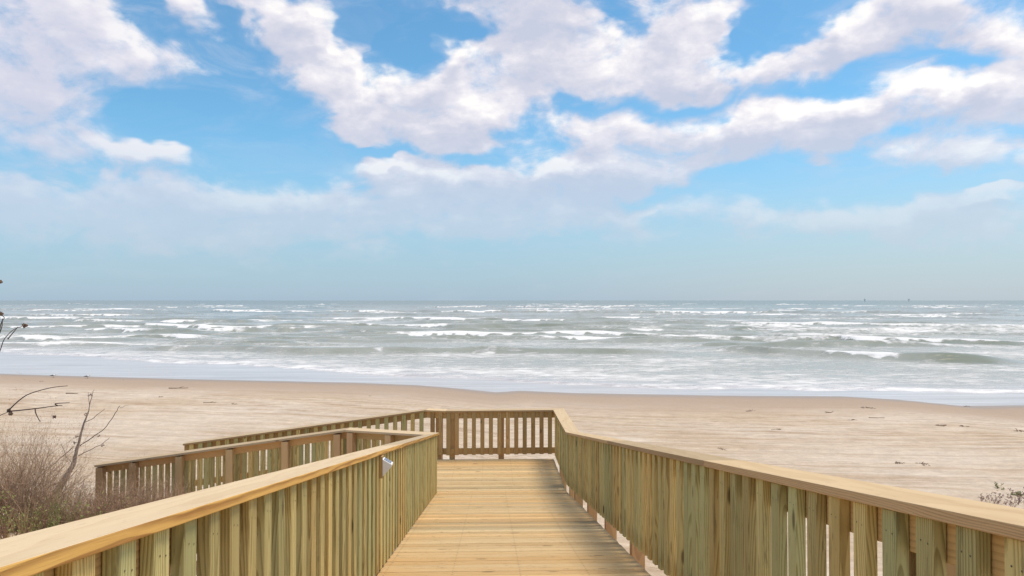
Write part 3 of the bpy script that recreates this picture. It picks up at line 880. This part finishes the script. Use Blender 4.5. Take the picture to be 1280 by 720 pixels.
def dry_shrub(X, Y, h, spread, stems, seed, label, leaf_m=M_DRYLEAF, leaf_n=2, twig=M_TWIG, name='dry_shrub', r0=.0058, lsize=.016, cat='shrub', group='dry shrubs on the dune'):
    rnd = random.Random(seed)
    z = ground(X, Y)
    root = empty(name, (X, Y, z))
    tag(root, label, cat, group)
    bm = bmesh.new(); tips = []
    for i in range(stems):
        a = rnd.uniform(0, 2*math.pi); rr = spread * (.45 if stems > 9 else .08) * math.sqrt(rnd.random())
        d = Vector((math.cos(a) * spread * .55, math.sin(a) * spread * .55, h)).normalized()
        d = (d + Vector((rnd.gauss(0, .25), rnd.gauss(0, .25), 0))).normalized()
        px, py = math.cos(a) * rr, math.sin(a) * rr
        grow(bm, Vector((px, py, ground(X + px, Y + py) - z - .03)), d, h * rnd.uniform(.55, 1.05), r0 * rnd.uniform(.7, 1.3), 0, rnd, tips)
    link('twigs', bm_mesh('twigs', bm, True), (twig,), root)
    bm = bmesh.new()
    for p, d in tips:
        for _ in range(leaf_n):
            if rnd.random() < .6:
                dd = (d + Vector((rnd.gauss(0, .7), rnd.gauss(0, .7), rnd.gauss(0, .5)))).normalized()
                leaf(bm, p - d * rnd.uniform(0, .06), dd, lsize * rnd.uniform(.6, 1.6), lsize * .5, rnd)
    if len(bm.verts): link('leaves', bm_mesh('leaves', bm), (leaf_m,), root)
    else: bm.free()
    return root

def grass(X, Y, h, n_, spread, seed, label, mat=M_BLADE, lean=(0, 0), group='grass clumps on the dune', w=.006):
    rnd = random.Random(seed); z = ground(X, Y)
    bm = bmesh.new()
    for i in range(n_):
        a = rnd.uniform(0, 6.283); rr = spread * rnd.random() * .4
        p = Vector((math.cos(a) * rr, math.sin(a) * rr, ground(X + math.cos(a) * rr, Y + math.sin(a) * rr) - z - .03))
        d = Vector((math.cos(a) * rnd.uniform(.05, .45) + lean[0], math.sin(a) * rnd.uniform(.05, .45) + lean[1], 1)).normalized()
        L = h * rnd.uniform(.6, 1.1); bend = Vector((d.x, d.y, -.15)) * rnd.uniform(.1, .5)
        s_ = Vector((-math.sin(a), math.cos(a), 0)); s_ = (s_ + Vector((rnd.gauss(0, .5), rnd.gauss(0, .5), 0))).normalized()
        prev = None
        for j in range(6):
            t = j / 5
            c = p + d * L * t + bend * L * t * t
            ww = w * (1 - t) * (.6 + rnd.random() * .1) + .0006
            cur = (bm.verts.new(c - s_ * ww), bm.verts.new(c + s_ * ww + Vector((0, 0, .001))))
            if prev: bm.faces.new((prev[0], prev[1], cur[1], cur[0]))
            prev = cur
    o = link('grass_clump', bm_mesh('grass_clump', bm), (mat,))
    o.location = (X, Y, z)
    tag(o, label, 'grass', group)
    return o

def seed_ball(bm, p, r, rnd, mat=0):
    n0 = len(bm.verts)
    res = bmesh.ops.create_icosphere(bm, subdivisions=2, radius=r)
    for v in res['verts']:
        v.co = v.co * rnd.uniform(.75, 1.25); v.co.z *= .85; v.co += Vector(p)
    for f in {f for v in res['verts'] for f in v.link_faces}: f.material_index = mat

# placement along rays to a point on the dune
def dune_hit(px, py):
    d = ray(px, py); o = Vector((0, 0, E)); t = .5
    while t < 80:
        p = o + d * t
        if p.z <= ground(p.x, p.y): return p
        t += .04
    return p

M_TWIG_PALE = leafy('pale_twig', (.28, .18, .12), (.58, .41, .28))
SHRUBS = [
 (-40,640,.95,.7,70,'sparse dry shrub cut by the left edge of the photo'),
 (12,634,1.2,.8,100,'tall pinkish twiggy shrub left of the dead branching stalk'),
 (66,610,.95,.9,100,'dry twiggy shrub directly behind the dead branching stalk'),
 (100,652,.46,.7,70,'low dry shrub in front of the dead stalk, by the cap rail'),
 (146,634,1.0,.9,110,'dry mauve shrub right of the dead stalk, above the cap rail'),
 (188,628,.85,.8,90,'dry shrub against the lower end of the near side-ramp railing'),
 (20,668,.45,.7,70,'low brown shrub on pale sand in the lower left corner'),
 (40,630,1.1,.8,90,'dense tall dry shrub between the left edge and the dead stalk'),
 (-12,612,1.25,.9,90,'tall dry shrub standing farthest back at the left edge'),
 (168,632,.95,.9,110,'low dense shrub between the dead stalk and the cap rail end'),
 (184,636,.75,.7,80,'dry shrub touching the cap rail below the side-ramp posts'),
 (130,616,1.1,.9,100,'pinkish dry shrub in front of the end post of the side-ramp railing'),
 (112,618,1.1,.9,100,'thin dry shrub between the dead stalk and the side-ramp railing'),
 (30,652,.6,.8,80,'brown shrub in front of the tall twiggy shrub, left of the stalk foot'),
 (128,642,.75,.9,100,'low mauve shrub hugging the cap rail right of the stalk foot'),
 (78,655,.42,.7,70,'low shrub hiding the right side of the stalk foot'),
 (60,660,.40,.7,60,'lowest brown shrub at the foot of the dead stalk, along the cap rail'),
]
for j, (px, py, h, spd, st, lab) in enumerate(SHRUBS):
    p = dune_hit(px, py)
    if p.y > 11.7: p = Vector((p.x * 11.7 / p.y, 11.7, 0)); h = h * 1.3 if px < 62 else min(h, .95 if px < 105 else .72)
    dry_shrub(p.x, p.y, h * .95, spd, int(st * (.62 if px < 105 else .8)), 40 + j, lab, twig=(M_TWIG, M_TWIG_PALE, M_TWIG_PALE)[j % 3], leaf_n=2 if px < 62 else 3, r0=.0075 if px < 62 else .0055)
for j, (X_, Y_, h, lab) in enumerate([(-2.1, 2.7, .75, 'dry shrub behind the left ramp railing, nearest the camera'), (-2.15, 4.0, .75, 'dry shrub behind the left ramp railing, second from the camera'), (-2.15, 5.6, .7, 'dry shrub behind the left ramp railing, third from the camera')]):
    dry_shrub(X_, Y_, h, .5, 90, 140 + j, lab, M_DRYLEAF, 3, lsize=.02, group='dry shrubs behind the left railing')
for j, (px, py, h, lab) in enumerate([(8,650,.45,'leafy yellow-green shrub low in the left corner'), (122,622,.42,'small shrub with broad bright green leaves beside the dead stalk'), (46,660,.36,'low green-leaved shrub at the foot of the dead stalk')]):
    p = dune_hit(px, py)
    if p.y > 10.6: p = Vector((p.x * 10.6 / p.y, 10.6, 0)); h *= 1.3
    dry_shrub(p.x, p.y, h, .5, 9, 70 + j, lab, M_GREEN, 2, name='leafy_shrub', lsize=.042, group='leafy shrubs on the dune')
for j, (px, py, h, n_, mat, ln, lab) in enumerate([
 (56,640,.75,34,M_BLADE,(.15,0),'dark green grass clump growing around the foot of the dead stalk'),
 (74,644,.65,16,M_BLADE,(0,0),'thin green grass blades just right of the dead stalk'),
 (176,620,.65,9,M_BLADE,(.45,0),'bright green blades leaning right in front of the side-ramp railing'),
 (30,640,.5,40,M_STRAW,(.1,0),'straw-coloured grass clump left of the dead stalk'),
 (8,672,.4,36,M_STRAW,(.1,0),'straw-coloured grass clump in the lower left corner'),
 (150,620,.55,14,M_STRAW,(.3,0),'few long straw blades rising in front of the side-ramp railing')]):
    p = dune_hit(px, py)
    if p.y > 10.8: p = Vector((p.x * 10.8 / p.y, 10.8, 0)); h *= 1.25
    grass(p.x, p.y, h, n_, .35, 90 + j, lab, mat, ln)

# the dead stalk with its branches, drawn as a 3D skeleton at its own distance
def pt(px, py, Y): return at_y(px, py, Y)
Yst = 4.6
base = dune_hit(52, 646); Yst = base.y
root = empty('dead_stalk', base)
tag(root, 'grey dead stalk with bare branches rising above the shrubs on the left', 'dead plant', )
rnd = random.Random(3)
bm = bmesh.new()
def poly_tube(bm, pix, dy, radii, jit=.006):
    P_ = [pt(x, y, Yst + dy * i / (len(pix) - 1)) - base for i, (x, y) in enumerate(pix)]
    out, rr = [], []
    for i in range(len(P_) - 1):
        for j in range(4):
            t = j / 4
            out.append(P_[i].lerp(P_[i+1], t) + Vector((rnd.gauss(0, jit), rnd.gauss(0, jit), rnd.gauss(0, jit))) * (1 if i + j else 0))
            rr.append(radii[i] + (radii[i+1] - radii[i]) * t)
    out.append(P_[-1]); rr.append(radii[-1])
    tube(bm, out, rr, 6)
poly_tube(bm, [(50,650),(62,628),(78,604),(91,582),(97,560),(104,533),(110,515)], .25, [.085,.078,.066,.048,.030,.019,.013])
poly_tube(bm, [(64,640),(76,612),(86,592)], .02, [.04,.034,.026])
poly_tube(bm, [(54,640),(50,622),(63,606),(76,604)], -.1, [.03,.027,.022,.016])
link('stem', bm_mesh('stem', bm, True), (M_BARK,), root)
for pix, dy, rr in (([(100,557),(114,548),(130,536),(142,520),(150,507)], .3, [.0045,.004,.0034,.003,.0022]),
                    ([(150,510),(156,507),(162,506)], .1, [.002,.0017,.001]),
                    ([(106,528),(118,522),(131,511)], -.2, [.0035,.003,.0018]),
                    ([(98,570),(112,563),(126,556),(137,547)], .25, [.0034,.003,.0026,.0018]),
                    ([(110,516),(113,503),(115,492),(118,487)], .05, [.0042,.0034,.0026,.0016]),
                    ([(112,506),(110,496),(111,490)], .02, [.0026,.002,.0014]),
                    ([(92,580),(82,570),(76,552)], -.1, [.004,.003,.0018]),
                    ([(92,558),(70,578),(45,600),(20,622)], -.3, [.0045,.004,.0036,.003])):
    bm = bmesh.new(); poly_tube(bm, pix, dy, [q * 2.3 for q in rr], .006)
    link('branch', bm_mesh('branch', bm, True), (M_DARKTWIG if dy > .2 else M_BARK,), root)
for (px, py) in ((108,517),(124,545),(96,546),(94,552),(113,494),(129,556)):
    bm = bmesh.new(); q = pt(px, py, Yst + .12) - base
    for _ in range(5): seed_ball(bm, q + Vector((rnd.gauss(0, .018), rnd.gauss(0, .018), rnd.gauss(0, .022))), .014, rnd)
    link('dry_pod', bm_mesh('dry_pod', bm), (M_BARK,), root)

# two tall dead weeds leaning in from the left
def weed(label, Y, base_px, strands, heads, rad=.0028):
    b = pt(*base_px, Y); b.z = ground(b.x, b.y) - .02
    root = empty('dead_weed', b)
    tag(root, label, 'dead plant', 'dead weeds leaning in from the left')
    for pix in strands:
        bm = bmesh.new()
        P_ = [(pt(x, y, Y) - b) for x, y in pix]
        P_ = [q + Vector((0, rnd.gauss(0, .02), 0)) for q in P_]
        n_ = len(P_)
        # smooth the drawn line
        out = []
        for i in range(n_ - 1):
            p0, p1, p2, p3 = P_[max(0,i-1)], P_[i], P_[i+1], P_[min(n_-1,i+2)]
            for j in range(5):
                t = j / 5
                out.append(.5 * ((2*p1) + (p2-p0)*t + (2*p0-5*p1+4*p2-p3)*t*t + (3*p1-p0-3*p2+p3)*t**3))
        out.append(P_[-1])
        tube(bm, out, [rad * (1 - .6 * i / len(out)) for i in range(len(out))], 5)
        link('stem', bm_mesh('stem', bm, True), (M_DARKTWIG,), root)
    for (px, py, r) in heads:
        bm = bmesh.new(); c = pt(px, py, Y) - b
        seed_ball(bm, c, r, rnd)
        for _ in range(9):
            d = Vector((rnd.gauss(0, 1), rnd.gauss(0, 1), rnd.gauss(0, 1))).normalized()
            leaf(bm, c + d * r * .6, d, r * .9, r * .5, rnd)
        link('seed_head', bm_mesh('seed_head', bm), (M_SEED,), root)
    return root
Yw = 3.0
weed('tall dead weed with round brown seed heads against the sea at the left edge', Yw, (-60,640),
     [[(-60,760),(-40,600),(-14,470),(0,441),(9,424),(18,412),(30,407)], [(-14,470),(-6,430),(0,404),(2,397),(2,392)], [(9,424),(16,409)], [(-6,430),(3,410),(3,398)], [(-30,540),(-20,430),(-8,380),(0,353)]],
     [(31,407,.010),(1,392,.010),(0,352,.009)])
weed('bare dark weed stem forking over the sand at the left edge', 3.6, (-60,600),
     [[(-70,700),(-45,580),(-18,540),(0,521),(12,514)], [(12,514),(26,500),(42,491),(62,485),(81,483)], [(12,514),(34,512),(55,509),(72,507),(82,506)], [(72,507),(76,503),(80,505)], [(40,512),(47,517),(52,527)]],
     [(13,517,.011),(11,513,.009),(68,521,.0085)], .0036)

# right-hand dune plants
for j, (px, py, h, lab, m_) in enumerate([(1238,636,.30,'small mauve-leaved beach plant just above the right cap rail, the leftmost there',M_MAUVE),
                                     (1262,640,.40,'mauve and green beach plant above the right cap rail at the right edge',M_MAUVE),
                                     (1285,640,.42,'beach plant cut off by the right edge of the photo',M_MAUVE),
                                     (1168,712,.34,'green-leaved plant glimpsed through the right railing pickets',M_GREEN),
                                     (1200,718,.34,'second green-leaved plant glimpsed through the right railing, nearer the right edge',M_GREEN)]):
    p = dune_hit(px, py)
    dry_shrub(p.x, p.y, h, .4, 9, 200 + j, lab, m_, 5, name='beach_plant', lsize=.035, r0=.0032, cat='plant', group='beach plants by the right railing')
for j, (px, py, lab) in enumerate([(1252,611,'tiny green sprout on pale sand, farther of the two beyond the right rail'), (1268,619,'tiny green sprout on pale sand, nearer of the two beyond the right rail')]):
    p = dune_hit(px, py)
    dry_shrub(p.x, p.y, .10, .3, 6, 230 + j, lab, M_GREEN, 5, name='beach_plant', lsize=.045, r0=.0025, cat='plant', group='beach plants by the right railing')

# ------------------------------------------------------------------ driftwood, weed, birds, platforms
M_DRIFT = plain('driftwood', (.30, .22, .15), .9, .4, 9)
M_DRIFT_D = plain('dark_driftwood', (.20, .14, .095), .9, .4, 9)
def stick(px, py, length, r, ang, mat, label, fork=True, seed=0):
    rnd = random.Random(seed); p = dune_hit(px, py)
    bm = bmesh.new()
    d = Vector((math.cos(ang), math.sin(ang), 0)); s_ = Vector((-d.y, d.x, 0))
    pts = []
    for i in range(9):
        t = i / 8 - .5
        c = d * length * t + s_ * rnd.gauss(0, length * .02)
        c.z = ground(p.x + c.x, p.y + c.y) - p.z + r * .5
        pts.append(c)
    tube(bm, pts, [r * (1.0 - .55 * i / 8) * rnd.uniform(.85, 1.15) for i in range(9)], 7)
    if fork:
        tube(bm, [pts[4], pts[4] + d * length * .15 + s_ * length * .08 + Vector((0, 0, r * 1.2)), pts[4] + d * length * .28 + s_ * length * .12 + Vector((0, 0, r * 2))], [r * .6, r * .45, r * .2], 6)
    o = link('driftwood', bm_mesh('driftwood', bm, True), (mat,))
    o.location = p
    tag(o, label, 'driftwood', 'driftwood on the sand')
stick(223, 485.5, .95, .035, .25, M_DRIFT, 'pale forked driftwood branch lying near the wet sand on the left', True, 1)
stick(90, 492, .62, .030, -.05, M_DRIFT_D, 'dark straight stick on the sand between the bare weed and the dead stalk', False, 2)
stick(1096, 522.5, .62, .016, -.05, M_DRIFT_D, 'thin dark stick on the sand, longest of the litter beyond the right railing', False, 3)
stick(262, 503.5, .55, .022, .1, M_DRIFT, 'pale driftwood stick on the tyre-marked sand below the forked branch', True, 4)
def weed_clump(px, py, size, label, seed):
    rnd = random.Random(seed); p = dune_hit(px, py)
    bm = bmesh.new()
    for i in range(12):
        c = Vector((rnd.gauss(0, size * .45), rnd.gauss(0, size * .35), 0)); c.z = ground(p.x + c.x, p.y + c.y) - p.z
        pts = [c + Vector((0, 0, -.01))]
        d = Vector((rnd.gauss(0, 1), rnd.gauss(0, .5), rnd.uniform(.2, .8))).normalized()
        for j in range(4):
            d = (d + Vector((rnd.gauss(0, .4), rnd.gauss(0, .4), rnd.gauss(-.35, .2)))).normalized()
            pts.append(pts[-1] + d * size * .16)
        for q in pts[1:]: q.z = max(q.z, ground(p.x + q.x, p.y + q.y) - p.z + .004)
        tube(bm, pts, [size * .07 * (1 - .15 * j) for j in range(5)], 5)
    o = link('seaweed_clump', bm_mesh('seaweed_clump', bm, True), (M_DRIFT_D,))
    o.location = p
    tag(o, label, 'seaweed', 'seaweed clumps on the sand')
for j, (px, py, sz, lab) in enumerate([
 (200,496,.22,'small dark seaweed clump just below the forked driftwood branch'),
 (294,505,.22,'dark seaweed clump right of the pale driftwood stick'),
 (463,495,.14,'tiny lone dark seaweed clump on the sand above the left end of the far railing'),
 (1084,510,.30,'dark seaweed clump near the waterline, above the thin dark stick'),
 (1036,516,.28,'dark seaweed clump left of the thin dark stick'),
 (937,514,.26,'dark seaweed clump standing alone, leftmost beyond the right railing'),
 (1068,525,.24,'dark seaweed clump just below the thin dark stick'),
 (1178,532,.30,'wide low seaweed clump in the dark track right of the thin stick'),
 (1205,533,.26,'seaweed clump in the dark track, between two others near the right edge'),
 (1276,539,.36,'largest dark seaweed clump, touching the right edge of the photo'),
 (1154,580,.20,'dark seaweed speck on the pale sand, nearest to the right railing'),
 (1122,579,.20,'seaweed speck on the pale sand left of the nearest one'),
 (902,562,.18,'brown seaweed speck just beyond the right ramp railing cap'),
 (972,537,.22,'flat brown seaweed clump at the left end of a wheel track'),
 (52,477,.16,'tiny seaweed speck below the left gull'),
 (1210,508,.22,'small seaweed clump at the edge of the water on the right')]):
    weed_clump(px, py, sz * .75, lab, 300 + j)

M_BW = plain('gull_white', (.78, .77, .75), .7, .06, 20)
M_BG = plain('gull_grey', (.13, .13, .14), .7, .2, 20)
M_BL = plain('gull_leg', (.25, .12, .05), .6, .1, 20)
def gull(px, py, label, rz, size=1.0):
    p = dune_hit(px, py)
    root = empty('gull', p, rz); root.scale = (size,) * 3
    tag(root, label, 'bird', 'gulls on the wet sand')
    # body, neck, head, bill and tail: one lofted surface, head toward +x
    prof = [(-.22,.150,.004,.010),(-.17,.152,.018,.022),(-.10,.155,.045,.048),(-.02,.158,.062,.066),(.06,.172,.060,.066),(.11,.195,.044,.052),(.135,.225,.032,.036),(.15,.255,.032,.034),(.175,.272,.034,.032),(.20,.272,.024,.022),(.212,.268,.009,.009),(.245,.262,.006,.007),(.262,.255,.002,.002)]
    bm = bmesh.new(); rings = []
    for (x, z, wy, hz) in prof:
        rings.append([bm.verts.new((x, wy * math.cos(a), z + hz * math.sin(a))) for a in [2*math.pi*j/12 for j in range(12)]])
    for a, b in zip(rings[:-1], rings[1:]):
        for j in range(12): bm.faces.new((a[j], a[(j+1) % 12], b[(j+1) % 12], b[j]))
    bm.faces.new(rings[0]); bm.faces.new(rings[-1][::-1])
    for sgn in (1, -1):
        tube(bm, [(0, .025*sgn, .11), (-.006, .025*sgn, .055), (.0, .025*sgn, .004)], [.008, .005, .005], 5, 1)
        tube(bm, [(-.005, .025*sgn, .005), (.05, .03*sgn, .004)], [.006, .005], 4, 1)
    link('body', bm_mesh('body', bm, True), (M_BW, M_BL), root)
    for sgn in (1, -1):
        bm = bmesh.new()
        pr = [(.035,.165,.010,.020),(.0,.172,.014,.036),(-.06,.176,.015,.046),(-.15,.170,.010,.032),(-.23,.166,.006,.016),(-.28,.164,.002,.005)]
        rings = [[bm.verts.new((x, sgn * (max(.0, .052 - abs(x) * .12)) + wy * math.cos(a), z + hz * math.sin(a))) for a in [2*math.pi*j/10 for j in range(10)]] for (x, z, wy, hz) in pr]
        for a, b in zip(rings[:-1], rings[1:]):
            for j in range(10): bm.faces.new((a[j], a[(j+1) % 10], b[(j+1) % 10], b[j]))
        bm.faces.new(rings[0]); bm.faces.new(rings[-1][::-1])
        link('wing', bm_mesh('wing', bm, True), (M_BG,), root)
gull(67, 472, 'left of two gulls standing on the wet sand by the waterline', .3, .8)
gull(109.5, 473, 'right of two gulls on the wet sand, its white breast brighter', .2, .8)

M_STEEL = plain('platform_steel', (.80, .82, .84), .8, .03, .2)  # pale grey, with distance haze put into the steel colour
def platform(px, label, flip, dist=3200.0):
    d = ray(px, 372); k_ = dist / d.y
    root = empty('offshore_platform', (d.x * k_, dist, 0))
    tag(root, label, 'platform', 'offshore platforms on the horizon')
    for sx_ in (-1.6, 1.6):
        for sy_ in (-1.6, 1.6):
            bm = bmesh.new(); tube(bm, [(sx_, sy_, -4), (sx_ * .8, sy_ * .8, 9.5)], [.5, .5], 6)
            link('leg', bm_mesh('leg', bm), (M_STEEL,), root)
    bm = bmesh.new(); box(bm, -4.5, 4.5, -4, 4, 9.5, 11.0)
    link('platform_deck', bm_mesh('platform_deck', bm), (M_STEEL,), root)
    bm = bmesh.new(); box(bm, -1.5 * flip - 1.4, -1.5 * flip + 1.4, -2, 2, 11.01, 14)
    link('cabin', bm_mesh('cabin', bm), (M_STEEL,), root)
    bm = bmesh.new(); tube(bm, [(2.5 * flip, 0, 11), (2.5 * flip, 0, 13.5), (6.5 * flip, 0, 17)], [.5, .5, .3], 5)
    link('crane', bm_mesh('crane', bm), (M_STEEL,), root)
platform(1081, 'left of two tiny oil platforms on the right horizon', 1)
platform(1136, 'right of two tiny oil platforms on the right horizon', -1, 3400.0)
